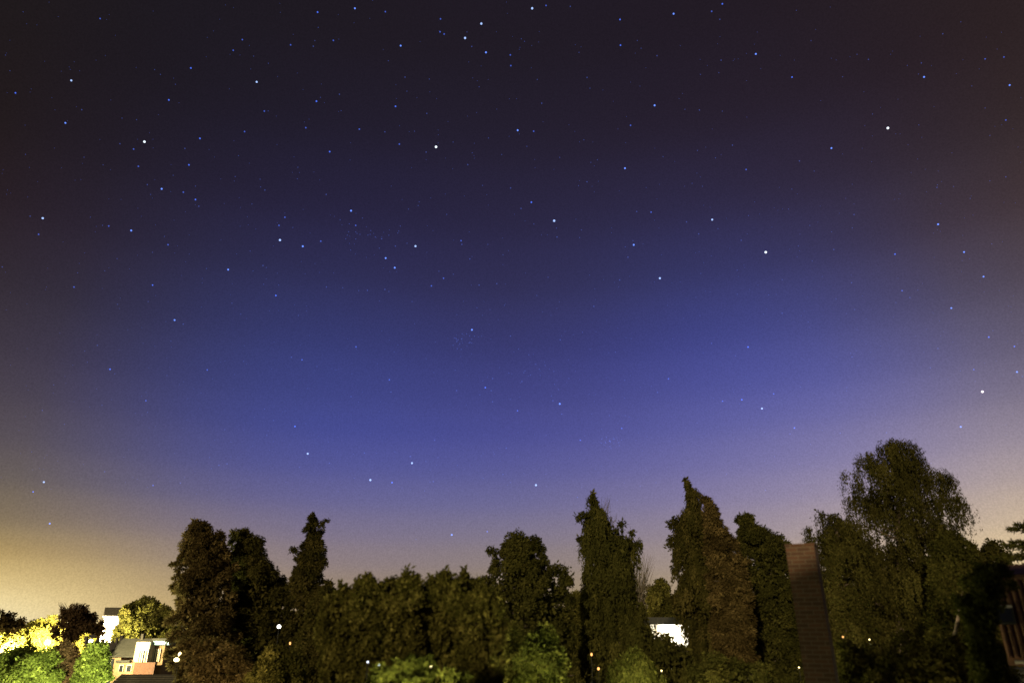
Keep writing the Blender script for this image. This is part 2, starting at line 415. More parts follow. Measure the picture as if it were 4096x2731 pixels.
# ------------------------------------------------------------------ the setting
def ground_mesh():
    mb = MB(); rs = [0, 20, 45, 90, 180, 400, 900, 2500, 6000]; n = 48
    rng = np.random.default_rng(3)
    mb.v.append((0, 0, 0))
    for r in rs[1:]:
        for k in range(n):
            a = 2*math.pi*k/n; mb.v.append((r*math.sin(a), r*math.cos(a), float(rng.normal()*min(.12, r*.002))))
    for k in range(n): mb.f.append((0, 1+(k+1) % n, 1+k))
    for i in range(len(rs)-2):
        b = 1+i*n
        for k in range(n):
            k2 = (k+1) % n; mb.f.append((b+k, b+k2, b+n+k2, b+n+k))
    return mb
tag(ground_mesh().build('ground', M['grass'], None, True), 'dark grassy ground below the trees', 'ground', kind='structure')

# far wood closing the horizon: one mass
def far_wood():
    rng = np.random.default_rng(8); n = 42000
    x = rng.uniform(-52, 190, n); y = rng.uniform(118, 135, n)
    h = 8.2+1.6*np.sin(x*.21)+1.2*np.sin(x*.53+1)+.8*np.sin(x*1.3)
    z = h*rng.random(n)**.6; p = np.stack([x, y, z], 1)
    d = norm(rng.normal(size=(n, 3))); s = norm(np.cross(d, rng.normal(size=(n, 3))))
    o = leaf_mesh('distant_wood', p, p+d*1.1, s, np.full(n, .7), np.clip(rng.normal(.4, .2, n), 0, 1), M['conifer'], None)
    tag(o, 'dark far wood closing the horizon behind the garden trees', 'wood', kind='stuff')
far_wood()

# ------------------------------------------------------------------ lamps
LAMPW = emit('lamp_glow_white', (1, .97, .88), 7)
LAMPY = emit('lamp_glow_yellow', (1, .80, .35), 7)
LAMPO = emit('lamp_glow_orange', (1, .48, .14), 2.2)
LAMPC = emit('lamp_glow_cool', (.82, .88, 1), 6)
def point(parent, loc, power, col, r=.1):
    d = bpy.data.lights.new('lamp_light', 'POINT'); d.energy = power; d.color = col; d.shadow_soft_size = r
    o = bpy.data.objects.new('lamp_light', d); COL.objects.link(o); o.parent = parent; o.location = loc
    return o
def post_lamp(name, label, px, py, D, r, mat, power, col, cat='lamp', style='globe', group=None, drop=None, off=(0, .4, 0), sz=1):
    h = at(px, py, D); root = empty(name, (h.x, h.y, 0), label, cat, group)
    MB().tube([(0, 0, 0), (0, 0, .5), (0, 0, h.z-r*sz*1.05)], [.04, .014, .009], 8).build('post', M['metal'], root, True)
    MB().ball((0, 0, h.z), r, sz).build('lamp_globe', mat, root, True)
    MB().tube([(0, 0, h.z-r*sz*1.1), (0, 0, h.z-r*sz*.8)], [r*.5, r*.6], 8).build('collar', M['metal'], root, True)
    if power: point(root, (off[0], off[1], h.z+off[2]), power, col)
    return root
def street_lamp(label, px, py, D, power, col, light_off=(0, 0, -.4)):
    h = at(px, py, D); root = empty('street_lamp', (h.x-1.2, h.y, 0), label, 'street lamp')
    MB().tube([(0, 0, 0), (0, 0, 1), (0, 0, h.z+.25)], [.11, .08, .06], 8).build('post', M['metal'], root, True)
    MB().tube([(0, 0, h.z+.2), (.4, 0, h.z+.4), (1.0, 0, h.z+.38)], [.04, .04, .035], 6).build('arm', M['metal'], root, True)
    MB().prism([(-.22, .32), (.22, .32), (.16, .45), (-.16, .45)], .75, 1.55).build('lamp_head', M['metal'], root)
    root.children[-1].location.z = h.z
    MB().ball((1.2, 0, h.z-.05), .36, 1.5).build('lamp_bowl', LAMPY, root, True)
    point(root, (1.2+light_off[0], light_off[1], h.z+light_off[2]), power, col, .25)
    return root
SOD = (1, .86, .38); WARM = (1, .78, .45)
street_lamp('sodium street lamp glaring at the left edge behind the bushes', 3, 2622, 78, 40000, SOD, (.5, .6, .2))
post_lamp('street_lamp', 'added white lamp lighting the bright yellow foliage at far left', 190, 2568, 79, .26, LAMPW, 60000, SOD, 'street lamp', off=(0, .9, .3))  # second lamp, added to light the yellow tree
post_lamp('street_lamp', 'white globe lamp shining among the tall left conifers', 1116, 2505, 34, .085, LAMPW, 0, WARM, 'lamp')
post_lamp('small_lamp', 'yellow garden lamp low beside the left conifer group', 706, 2637, 36, .125, LAMPY, 0, WARM, sz=.75)
post_lamp('small_lamp', 'small yellow lantern above the low garden lamp by left conifers', 719, 2615, 36.3, .065, LAMPY, 0, WARM, sz=1.5)
post_lamp('small_lamp', 'tall cool white path lamp, the brighter of the pair in shrubs', 1517, 2656, 11.2, .011, LAMPC, 0, WARM, group='cool white path lamps', sz=2)
post_lamp('small_lamp', 'slim cool white path lamp, the fainter of the pair in shrubs', 1471, 2646, 11.2, .008, LAMPC, 0, WARM, group='cool white path lamps', sz=1.4)
post_lamp('small_lamp', 'yellow window light low in the middle shrubs, built as a lamp', 1727, 2664, 11.1, .016, LAMPY, 0, WARM)  # windows behind the shrubs, built as small lamps on posts
post_lamp('small_lamp', 'orange window light below the round dense tree, built as a lamp', 1990, 2624, 22, .075, LAMPO, 0, WARM)
post_lamp('small_lamp', 'small orange window light low below the round dense tree, built as a lantern', 1976, 2664, 22, .05, LAMPO, 0, WARM, sz=.7)
post_lamp('small_lamp', 'dim orange window light in shrubs left of the round dense tree, built as lantern', 1980, 2592, 22, .07, LAMPO, 0, WARM, sz=1.6)
post_lamp('small_lamp', 'orange window light high among shrubs below the slim spire conifer, built as lamp', 1160, 2572, 36, .042, LAMPO, 0, WARM, sz=1.8)
post_lamp('small_lamp', 'orange window light in the dark spire conifer right of centre, built as lantern', 2366, 2616, 25, .034, LAMPO, 0, WARM, group='orange window lights', sz=1.5)  # this orange pair are window lights set on added posts
post_lamp('small_lamp', 'lower orange window light at the foot of the spire conifer, built as lantern', 2394, 2673, 25, .04, LAMPO, 0, WARM, group='orange window lights', sz=1.2)
post_lamp('small_lamp', 'tiny yellow window light under the lit white wall, built as a lamp', 2646, 2681, 24, .02, LAMPY, 0, WARM)  # another window light built as a lamp
post_lamp('small_lamp', 'small yellow lamp left of the brick chimney', 3196, 2668, 26, .02, LAMPY, 0, WARM, sz=1.2)
post_lamp('small_lamp', 'orange lamp just right of the chimney under the birch', 3372, 2546, 20, .024, LAMPO, 120, (1, .75, .35))
post_lamp('small_lamp', 'yellow green lamp shining through the foot of the big birch', 3478, 2556, 20, .015, LAMPY, 24, (.6, 1, .35))

# ------------------------------------------------------------------ houses far left
def house_left():
    D = 92; o = at(500, 2690, D); root = empty('house', (o.x, D, 0), 'low tan house with dark grey roof, white lit dormer and window strip', 'house')
    def X(px, d=D): return at(px, 2620, d).x-o.x
    def Z(py, d=D): return at(500, py, d).z
    def bx(n, m, x0, x1, y0, y1, ya, yb, par=root, b=None):
        mb = MB().box(X(x0), X(x1), ya, yb, Z(y1), Z(y0)); return mb.build(n, m, par)
    # body and grey roof slope towards us
    MB().box(X(424), X(549), .9, 7, 0, Z(2626)).build('wall', M['plaster'], root)
    rz0, rz1 = Z(2625), Z(2563)+.25
    rf = MB().prism([(.1, rz0), (3.6, rz1), (7.4, rz0), (7.4, rz0-.15), (3.6, rz1-.18), (.1, rz0-.15)], X(418), X(551)-.02).build('roof', M['slate'], root)
    MB().box(X(500)-.15, X(500)+.15, 3.3, 3.9, rz1-.3, rz1+.55).build('chimney', M['darkroof'], rf)
    # low extension
    MB().box(X(445), X(497), -.6, .88, 0, Z(2627)).build('wall', M['plaster'], root)
    w_ = MB().box(X(450), X(472), -.68, -.61, 0.1, Z(2631)).build('window', M['glass'], root)
    MB().box(X(460.5), X(462), -.74, -.69, 0.1, Z(2631)).build('frame', M['frame'], w_)
    MB().box(X(441), X(550)-.03, -.9, .86, Z(2626), Z(2621)).build('flat_roof', M['felt'], root)
    MB().box(X(494), X(547), -1.5, -.92, Z(2646), Z(2637)).build('flat_roof', M['felt'], root)
    MB().box(X(494), X(566), -1.3, .85, 0, Z(2647)).build('wall', M['plaster'], root)
    for a, b in ((511, 525), (540, 557)):
        w_ = MB().box(X(a), X(b), -1.37, -1.31, Z(2681), Z(2657)).build('window', M['glass'], root)
        f = MB(); t = .06
        f.box(X(a)-t, X(a), -1.4, -1.32, Z(2681), Z(2657)+t).box(X(b), X(b)+t, -1.4, -1.32, Z(2681), Z(2657)+t).box(X(a), X(b), -1.4, -1.32, Z(2657), Z(2657)+t)
        f.build('frame', M['frame'], w_)
    # tall wing with white dormer and window strip
    MB().box(X(551), X(607), -.9, 6, 0, Z(2565)).build('wall', M['pale'], root)
    MB().box(X(607)+.01, X(648), .4, 6, 0, Z(2581)).build('wall', M['plaster'], root)
    st = MB().box(X(572), X(606)-.02, -1.0, -.92, Z(2644), Z(2598)).build('window', M['glass'], root)
    f = MB()
    for p in (571, 579, 587, 597, 606): f.box(X(p)-.06, X(p)+.06, -1.06, -1.005, Z(2645), Z(2597))
    f.box(X(571), X(606), -1.08, -1.065, Z(2599), Z(2595)); f.build('frame', M['frame'], st)
    st = MB().box(X(610), X(634), .30, .38, Z(2644), Z(2594)).build('window', M['glass'], root)
    f = MB()
    for p in (610, 618, 627, 634): f.box(X(p)-.06, X(p)+.06, .22, .295, Z(2645), Z(2593))
    f.build('frame', M['frame'], st)
    MB().box(X(552), X(646), -1.28, -1.1, 0, Z(2645)).build('plinth', M['redbrick'], root)
    MB().box(X(609), X(676), -.3, .35, Z(2577), Z(2562)).build('fascia', M['bluepaint'], root)
    MB().box(X(606), X(694), -.6, 6.5, Z(2560), Z(2551)).build('flat_roof', M['felt'], root)
    lamp = MB().box(X(574), X(580), -1.05, -.91, Z(2578), Z(2572)).build('wall_lamp', LAMPW, root)
    point(root, (X(577), -1.35, Z(2573)), 60, (1, .86, .6))
    point(root, (X(505), -5.5, Z(2650)), 22, (1, .64, .38))
    return root
house_left()
def house_dark():
    D = 99; o = at(300, 2690, D); root = empty('house', (o.x, D, 0), 'dark roofed house with row of small chimneys behind green bushes', 'house')
    def X(px): return at(px, 2620, D).x-o.x
    def Z(py): return at(300, py, D).z
    z0, z1 = Z(2660), Z(2579)
    MB().box(X(118), X(424), .6, 8, 0, z0).build('wall', M['plaster'], root)
    x0, x1, x2 = X(95), X(186), X(424); mb = MB()
    mb.quad((x0, 0, z0), (x2, 0, z0), (x2, 4.2, z1+.3), (x1, 4.2, z1+.1)).quad((x2, 8.4, z0), (x0, 8.4, z0), (x1, 4.2, z1+.1), (x2, 4.2, z1+.3))
    mb.quad((x0, 8.4, z0), (x0, 0, z0), (x1, 4.2, z1+.1)).quad((x2, 0, z0), (x2, 8.4, z0), (x2, 4.2, z1+.3)).quad((x0, 0, z0), (x0, 8.4, z0), (x2, 8.4, z0), (x2, 0, z0)).quad((x2, 0, z0), (x2, 8.4, z0), (x2, 4.2, z1+.3))
    rf = mb.build('roof', M['darkroof'], root)
    for p, wd, y in ((262, .2, 2551), (332, .17, 2562), (350, .1, 2568), (374, .1, 2568), (391, .12, 2556), (410, .2, 2547)):
        m = MB().box(X(p)-wd, X(p)+wd, 4.0-wd, 4.0+wd, z1-.5, Z(y)+.1); m.box(X(p)-wd*1.25, X(p)+wd*1.25, 4-wd*1.25, 4+wd*1.25, Z(y)+.101, Z(y)+.2)
        m.build('chimney', M['darkroof'], rf)
house_dark()
post_lamp('street_lamp', 'small white globe street lamp just above the dark house roof', 363, 2563, 110, .3, LAMPW, 26000, SOD, 'street lamp', off=(0, 2.5, .6))
def tower():
    D = 135; o = at(403, 2690, D); root = empty('tower', (o.x, D, 0), 'narrow floodlit tower with dark pitched roof behind the rooftops', 'tower', rz=R(32))
    h = at(403, 2466, D).z; t = at(403, 2428, D).z; a = 1.22
    MB().box(-a, a, -a, a, 0, h-.02).build('wall', M['white'], root)
    e = a+.3
    MB().box(-e, e, -e, e, h, h+.16).build('cornice', M['white'], root)
    r = MB(); z0 = h+.165; q = e-.02
    r.quad((-q, -q, z0), (q, -q, z0), (q, 0, t), (-q, 0, t)).quad((q, q, z0), (-q, q, z0), (-q, 0, t), (q, 0, t))
    r.quad((-q, q, z0), (-q, -q, z0), (-q, 0, t)).quad((q, -q, z0), (q, q, z0), (q, 0, t)).quad((-q, -q, z0), (-q, q, z0), (q, q, z0), (q, -q, z0))
    r.build('roof', M['darkroof'], root)
    for z in (h-1.4,): MB().box(-.3, .3, -a-.04, -a-.005, z-.8, z).build('louvre_opening', M['darkroof'], root) if False else None
    fl = MB().box(-4.2, -3.9, -3.2, -2.9, 4.2, 4.5); fl.tube([(-4.05, -3.05, 0), (-4.05, -3.05, 4.2)], [.05, .05], 6)
    fl.build('floodlight', M['metal'], root)
    point(root, (-3.6, -3.0, h-3.2), 16000, (1, .8, .45))
tower()
def shed():
    D = 62; o = at(590, 2700, D); root = empty('shed', (o.x, D, 0), 'long low shed with brown ribbed roof below the tan house', 'shed')
    x0, x1 = at(425, 2700, D).x-o.x, at(800, 2700, D).x-o.x; z0, z1 = at(590, 2760, D).z, at(590, 2703, D).z
    MB().box(x0+.2, x1-.2, .3, 4, 0, z0-.05).build('wall', M['wood'], root)
    mb = MB().prism([(0, z0), (2.4, z1), (4.6, z0), (4.6, z0-.1), (2.4, z1-.12), (0, z0-.1)], x0, x1)
    for k in range(1, 7): 
        y = 2.4*k/7; z = z0+(z1-z0)*k/7; mb.box(x0+.02, x1-.02, y-.05, y+.03, z+.0, z+.06)
    mb.build('roof', M['wood'], root)
shed()

# ------------------------------------------------------------------ house in the gap between the conifers: lit white wall
def house_gap():
    D = 52; o = at(2690, 2690, D); root = empty('house', (o.x, D, 0), 'flat roofed house with glaring white lit wall between the conifers', 'house')
    def X(px): return at(px, 2540, D).x-o.x
    def Z(py): return at(2690, py, D).z
    MB().box(X(2560), X(2772), 0, 7, 0, Z(2496)).build('wall', M['white'], root)
    MB().box(X(2545), X(2815), -1.4, 7.3, Z(2495), Z(2468)).build('flat_roof', M['felt'], root)
    f = MB().box(X(2625), X(2630), -.08, -.005, Z(2600), Z(2497)); f.build('downpipe', M['zinc'], root)
    MB().box(X(2700)-.12, X(2700)+.12, -.16, -.01, Z(2520), Z(2510)).build('wall_lamp', LAMPW, root)
    point(root, (X(2690), -.9, Z(2530)), 330, (1, .9, .68), .2)
house_gap()

# ------------------------------------------------------------------ the house the view is taken from: its hipped roof shades what is near
def house_viewpoint():
    root = empty('house', (1.7, -5, 0), 'brick house with hipped roof that the view is taken from', 'house')
    MB().box(-9, 9, 0, 4.6, 0, 8).build('wall', M['redbrick'], root)
    mb = MB(); A, B, Cc, Dd = (-12.5, 4.75, 7.9), (10, 4.75, 7.9), (10, -5, 7.9), (-12.5, -5, 7.9); p, q = (-.3, 0, 12.5), (7, 0, 12.5)
    mb.quad(A, B, q, p).quad(Cc, Dd, p, q).quad(Dd, A, p).quad(B, Cc, q).quad(A, Dd, Cc, B)
    mb.build('roof', M['terracotta'], root)
house_viewpoint()

# ------------------------------------------------------------------ right: chimney and tiled roof
def chimney():
    D = 12; o = at(3203, 2184, D); rz = R(-29); root = empty('chimney_stack', (o.x, D, 0), 'tall brick chimney stack in front of the birch, top catching light', 'chimney', rz=rz)
    zt = at(3205, 2184, D).z; a = .225
    MB().box(-a, a, -.16, .28, 0, zt).build('shaft', M['brick'], root)
    MB().box(-a-.012, a+.012, -.172, .292, zt+.001, zt+.03).build('cap', M['brick'], root)
chimney()
def house_right():
    D = 13; e = at(3972, 2628, D); rz = R(-34); root = empty('house', (e.x, D, 0), 'house with steep brown red tiled roof, skylight and pale gutter at right', 'house', rz=rz)
    ze = e.z; xl, xr = .2, 6; rise, run = 1.28, .46; n = Vector((0, -rise, run)).normalized()
    inv = (Matrix.Translation((e.x, D, 0)) @ Matrix.Rotation(rz, 4, 'Z')).inverted()
    mb = MB(); nr = int((xr-xl)/.1)
    mb.prism([(0, ze), (run, ze+rise), (run+1.6, ze+rise+.35), (run*2+2.6, ze+rise), (run*3+2.6, ze), (run*3+2.6, ze-.12), (0, ze-.12)], xl, xr)
    for k in range(nr):                       # rolls of the pantiles, course by course
        x = xl+.05+k*.1
        for c in range(7):
            a, b = c/7, (c+1)/7
            p0 = Vector((x, run*a, ze+rise*a))+n*.026; p1 = Vector((x, run*b, ze+rise*b))+n*.014
            mb.tube([p0, p1], [.040, .036], 7)
    rf = mb.build('roof', M['terracotta'], root)
    MB().tube([(xl-.01, run, ze+rise+.03), (xr, run, ze+rise+.03)], [.06, .06], 8).build('ridge', M['terracotta'], rf)
    MB().box(xl+.25, xr-.25, .35, run*3+2.3, 0, ze-.125).build('wall', M['redbrick'], root)
    o_ = inv @ Vector((0, 0, CAMH)); q = Vector((0, 0, ze))+n*.075
    def S(px, py):                            # a point of the roof slope seen at a photo pixel
        d = (inv.to_3x3() @ ray(px, py)); return o_+d*((q-o_).dot(n)/d.dot(n))
    c0, c1 = S(3980, 2484), S(4050, 2484); c2 = S(4040, 2430)
    u = Vector((1, 0, 0)); v = Vector((0, run, rise)).normalized(); m = S(4014, 2458)
    hw, hh = abs(c1.x-c0.x)/2, (c2-c1).dot(v)/2
    def slab(mb, cu, cv, hu, hv, t0, t1):
        p = [m+u*(cu+s_*hu)+v*(cv+r_*hv)+n*t for t in (t0, t1) for s_, r_ in ((-1, -1), (1, -1), (1, 1), (-1, 1))]
        b = len(mb.v); mb.v += [tuple(q_) for q_ in p]
        mb.f += [tuple(b+i for i in q_) for q_ in ((3,2,1,0),(4,5,6,7),(0,1,5,4),(1,2,6,5),(2,3,7,6),(3,0,4,7))]
        return mb
    sk = slab(MB(), 0, 0, hw, hh, -.05, .01).build('skylight', M['skyglass'], root)
    f = MB(); slab(f, 0, hh+.02, hw+.03, .018, -.05, .04).build('frame', M['zinc'], sk)
    f = MB(); slab(f, 0, -hh-.02, hw+.03, .018, -.05, .02); slab(f, -hw-.016, 0, .014, hh, -.05, .02); slab(f, hw+.016, 0, .014, hh, -.05, .02)
    f.build('frame', M['metal'], sk)
    MB().tube([(xl+.1, -.07, ze-.06), (xr, -.07, ze-.06)], [.03, .03], 8).build('gutter', M['zinc'], root)
    MB().tube([(xl+.42, -.07, ze-.08), (xl+.43, .1, ze-.4), (xl+.43, .24, ze-.7), (xl+.43, .27, .1)], [.02]*4, 8).build('downpipe', M['zinc'], root)
house_right()

# ------------------------------------------------------------------ trees
# far left, lit by the street lamp
tree('tree', 'dark brownish far tree at the left edge beyond the yellow trees', 'tree', [(2470,-60,20),(2482,-90,60),(2495,-110,130),(2512,-120,190),(2560,-120,220),(2680,-120,220)], 118, 'brown', 21, rad=.3, style='broad', clumps=160, per=60, leaf=(.6,.4), cr=1.1)
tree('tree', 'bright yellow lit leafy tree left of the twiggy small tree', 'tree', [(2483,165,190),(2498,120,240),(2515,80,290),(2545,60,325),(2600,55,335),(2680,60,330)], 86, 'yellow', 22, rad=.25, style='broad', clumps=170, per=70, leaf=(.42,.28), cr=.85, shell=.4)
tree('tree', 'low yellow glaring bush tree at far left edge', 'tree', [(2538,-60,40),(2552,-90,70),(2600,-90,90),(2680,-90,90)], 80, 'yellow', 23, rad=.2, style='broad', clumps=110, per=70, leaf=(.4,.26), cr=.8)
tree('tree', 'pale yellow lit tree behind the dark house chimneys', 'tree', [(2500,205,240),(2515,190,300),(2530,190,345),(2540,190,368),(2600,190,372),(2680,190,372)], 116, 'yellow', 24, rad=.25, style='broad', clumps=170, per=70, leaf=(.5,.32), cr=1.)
tw = tree('tree', 'small dark round tree with bare twigs on top before yellow foliage', 'tree', [(2440,262,330),(2448,248,352),(2462,242,368),(2480,232,380),(2500,228,388),(2515,225,395),(2530,222,330),(2545,228,300),(2552,260,290)], 66, 'rust', 25, rad=.22, limbs=26, style='broad', clumps=95, per=60, leaf=(.34,.2), cr=.6, shell=.5)
twigs(tw, (286, 2480), (232, 2405, 345, 2450), 66, np.random.default_rng(5), 60, r=.03)
sprig(tw, [(375,2505),(392,2515),(405,2528)], 66, M['rust'], np.random.default_rng(6), 160, .28, (.4,.25))
tree('tree', 'broad olive tree beyond the tan house, left of the tall conifers', 'tree', [(2404,535,570),(2412,518,615),(2425,505,650),(2445,496,690),(2470,482,705),(2490,470,715),(2520,462,720),(2560,460,720),(2690,460,720)], 120, 'olive', 26, rad=.35, style='broad', clumps=240, per=80, leaf=(.6,.4), cr=1.0)
point_lamps = []
# bushes in front, far left
tree('bush', 'bright yellow green bush in the bottom left corner', 'bush', [(2600,60,90),(2625,20,110),(2640,-40,140),(2655,-60,215),(2670,-70,240),(2731,-70,250),(2790,-70,250)], 46, 'green', 31, rad=.08, limbs=10, style='broad', clumps=260, per=60, leaf=(.26,.16), cr=.55, shell=.5)
tree('tree', 'russet brown leaved small tree between the two green bushes', 'tree', [(2574,265,282),(2590,225,305),(2620,215,312),(2680,220,318),(2731,225,320),(2790,225,320)], 48, 'rust', 32, rad=.1, style='broad', clumps=120, per=60, leaf=(.3,.18), cr=.5)
tree('bush', 'tall fresh green bush beside the grey roof', 'bush', [(2574,365,385),(2590,350,412),(2620,330,438),(2650,318,446),(2690,312,440),(2731,320,425),(2790,320,420)], 47, 'green', 33, rad=.1, limbs=10, style='broad', clumps=170, per=60, leaf=(.26,.16), cr=.52)
post_lamp('small_lamp', 'unseen lamp added below the view to light the bottom left bushes', 150, 2790, 40, .15, LAMPW, 15000, (1, .95, .5))  # added below the frame to light the bush fronts
post_lamp('small_lamp', 'unseen lamp added below the view to light the tall green bush', 415, 2770, 41, .12, LAMPW, 9000, (.9, 1, .5))  # likewise added, lights the green bush from the front

# tall conifers left
G1 = None
a_ = tree('conifer', 'tall ragged brown lit conifer, leftmost of the dark conifer group', 'conifer', [(2078,772,785),(2092,768,812),(2110,765,845),(2135,757,890),(2165,752,906),(2200,738,918),(2240,716,926),(2255,708,930),(2290,714,934),(2330,704,925),(2400,696,935),(2440,690,940),(2500,684,945),(2560,680,950),(2620,688,955),(2680,700,960),(2790,705,960)], 38, 'brown', 41, rad=.28, limbs=34, clumps=330, per=95, leaf=(.26,.11), cr=.5, shell=.5)
sprig(a_, [(715,2340),(702,2348),(692,2356)], 38, M['brown'], np.random.default_rng(1), 130, .08)
sprig(a_, [(725,2238),(708,2248),(701,2252)], 38, M['brown'], np.random.default_rng(2), 90, .07)
tree('conifer', 'dark conifer with twin rounded tops right of the ragged brown one', 'conifer', [(2112,975,992),(2122,956,1008),(2140,938,1012),(2150,926,1060),(2175,915,1070),(2200,912,1068),(2220,912,1055),(2236,914,1048),(2250,930,1085),(2270,925,1098),(2290,920,1130),(2320,915,1150),(2400,910,1165),(2500,905,1170),(2790,905,1170)], 40, 'conifer', 42, rad=.26, limbs=24, clumps=330, per=95, leaf=(.26,.11), cr=.5, shell=.5)
b_ = tree('conifer', 'slim dark spire conifer with a side branch jutting from its tip', 'conifer', [(2052,1245,1255),(2066,1238,1263),(2085,1233,1266),(2110,1229,1275),(2130,1218,1281),(2165,1208,1284),(2195,1200,1300),(2225,1180,1292),(2245,1176,1304),(2268,1172,1280),(2290,1166,1284),(2320,1160,1298),(2350,1155,1315),(2400,1150,1330),(2500,1140,1335),(2790,1130,1340)], 39, 'conifer', 43, rad=.22, limbs=20, clumps=300, per=90, leaf=(.24,.1), cr=.42, shell=.5)
rg = np.random.default_rng(9)
sprig(b_, [(1262,2108),(1280,2096),(1300,2083),(1318,2079)], 39, M['conifer'], rg, 190, .06)
sprig(b_, [(1285,2090),(1292,2110)], 39, M['conifer'], rg, 60, .05)
sprig(b_, [(1185,2215),(1182,2195),(1172,2193),(1163,2205)], 39, M['conifer'], rg, 170, .07)
sprig(b_, [(1285,2235),(1302,2245),(1305,2262)], 39, M['conifer'], rg, 150, .08)
# low conifers filling the foot of the left group
tree('conifer', 'low dark bushy conifer below the spire, left of the middle shrubs', 'conifer', [(2330,1300,1330),(2360,1285,1350),(2420,1240,1370),(2500,1200,1390),(2600,1180,1400),(2790,1170,1400)], 33, 'conifer', 44, clumps=190, per=80, leaf=(.24,.1), cr=.45)
tree('bush', 'brown lit bush at the foot of the ragged conifer', 'bush', [(2560,740,800),(2590,720,900),(2640,735,1010),(2700,770,1040),(2790,780,1040)], 30, 'brown', 45, rad=.08, limbs=12, clumps=150, per=70, leaf=(.2,.09), cr=.4)
tree('bush', 'olive bush at the foot of the twin topped conifer', 'bush', [(2590,1090,1130),(2620,1040,1180),(2660,1010,1210),(2731,1000,1230),(2790,1000,1230)], 28, 'broad', 46, rad=.08, limbs=12, style='broad', clumps=130, per=60, leaf=(.2,.12), cr=.4)

# near shrubs, middle
for k_, (x_, t_, hw_, d_, lab_) in enumerate((
  (1378, 2322, 62, 13.4, 'short leafy shrub next to the spire conifer, first of the middle row'),
  (1468, 2284, 58, 13.0, 'pointed leafy shrub, second from the spire conifer in the middle row'),
  (1562, 2294, 60, 13.6, 'leafy shrub above the white path lamps in the middle row'),
  (1626, 2268, 44, 12.8, 'slender leafy shrub with the tall tip right of the path lamps'),
  (1706, 2316, 64, 13.8, 'short bushy shrub in the middle row behind the yellow light'),
  (1776, 2268, 56, 13.1, 'tall pointed shrub just right of the yellow light'),
  (1862, 2272, 50, 13.5, 'tall leafy shrub with loose tip, second from the round dense tree'),
  (1925, 2326, 60, 12.9, 'short leafy shrub touching the round dense tree'))):
    r_ = tree('shrub', lab_, 'shrub', [(t_+34,x_-10,x_+10),(t_+52,x_-.5*hw_,x_+.5*hw_),(t_+78,x_-.95*hw_,x_+.95*hw_),(t_+112,x_-1.6*hw_,x_+1.6*hw_),(2500,x_-1.8*hw_,x_+1.8*hw_),(2790,x_-1.6*hw_,x_+1.6*hw_)], d_, 'broad', 251+k_, group='leafy shrubs of the middle row', rad=.035, limbs=12, style='upright', clumps=230, per=24, leaf=(.125,.065), cr=.13, shell=.55, low=.1)
    for q_ in range(10):
        sx0 = x_ if q_ == 0 else x_+(rg.random()*2-1)*hw_*1.25; ty = t_ if q_ == 0 else t_+abs(sx0-x_)*.55+rg.random()*30
        sprig(r_, [(sx0, ty+80), (sx0+rg.normal()*5, ty+36), (sx0+rg.normal()*10, ty+4)], d_+rg.normal()*.12, M['broad'], rg, 62, .026, (.095,.048))
tree('bush', 'green lit bush in front of the round dense tree', 'bush', [(2500,2170,2215),(2540,2110,2235),(2580,2080,2250),(2640,2060,2260),(2731,2050,2270),(2790,2050,2270)], 16, 'garden', 53, rad=.05, limbs=12, style='broad', clumps=170, per=50, leaf=(.13,.075), cr=.26)
tree('bush', 'dim olive bush between the middle shrubs and the green lit bush', 'bush', [(2470,1960,1990),(2510,1930,2050),(2560,1900,2100),(2640,1880,2110),(2790,1880,2110)], 17, 'broad', 54, rad=.05, limbs=12, style='broad', clumps=170, per=50, leaf=(.13,.08), cr=.28)
tree('bush', 'low green bush along the bottom below the middle shrubs', 'bush', [(2640,1640,1700),(2670,1560,1760),(2700,1480,1840),(2731,1440,1900),(2790,1440,1900)], 10.5, 'garden', 55, rad=.04, limbs=10, style='broad', clumps=150, per=44, leaf=(.1,.06), cr=.17)

# dim trees behind, closing the gaps of the row
for k_, (x_, y_, h_, d_, lab_) in enumerate(((1340,2385,110,52,'dim tree behind, between the spire conifer and the leafy shrub row'), (1655,2372,110,50,'dim tree hidden behind the middle of the leafy shrub row'), (1925,2378,100,48,'dim tree behind the shrub that touches the round dense tree'), (2312,2368,60,50,'dim low tree behind, between the round dense tree and the shaggy conifer'), (3560,2230,280,45,'dim broad tree behind the huge birch'), (3100,2230,130,48,'dim tree behind the round topped conifer and the chimney'), (2665,2400,60,62,'dim tree behind the flat roof and the lit white wall'))):
    tree('tree', lab_, 'tree', [(y_,x_-h_*.25,x_+h_*.2),(y_+18,x_-h_*.55,x_+h_*.6),(y_+50,x_-h_*.85,x_+h_*.9),(y_+110,x_-h_,x_+h_),(2620,x_-h_,x_+h_),(2790,x_-h_,x_+h_)], d_, 'broad', 160+k_, rad=.16, style='broad', clumps=190, per=60, leaf=(.26,.15), cr=.5)
# round dense tree
c_ = tree('tree', 'round topped dense dark tree in the middle of the row', 'tree', [(2150,2092,2125),(2160,2060,2150),(2175,2028,2168),(2200,1998,2186),(2230,1985,2198),(2258,1978,2204),(2280,1962,2225),(2300,1940,2250),(2330,1925,2278),(2360,1918,2288),(2400,1905,2292),(2500,1890,2310),(2790,1880,2330)], 29, 'cedar', 61, rad=.25, style='broad', clumps=420, per=85, leaf=(.17,.1), cr=.36, shell=.4)
sprig(c_, [(1990,2215),(1970,2203),(1955,2194)], 29, M['cedar'], rg, 200, .09)
sprig(c_, [(2215,2290),(2235,2275),(2255,2282),(2275,2320)], 29, M['cedar'], rg, 340, .13)

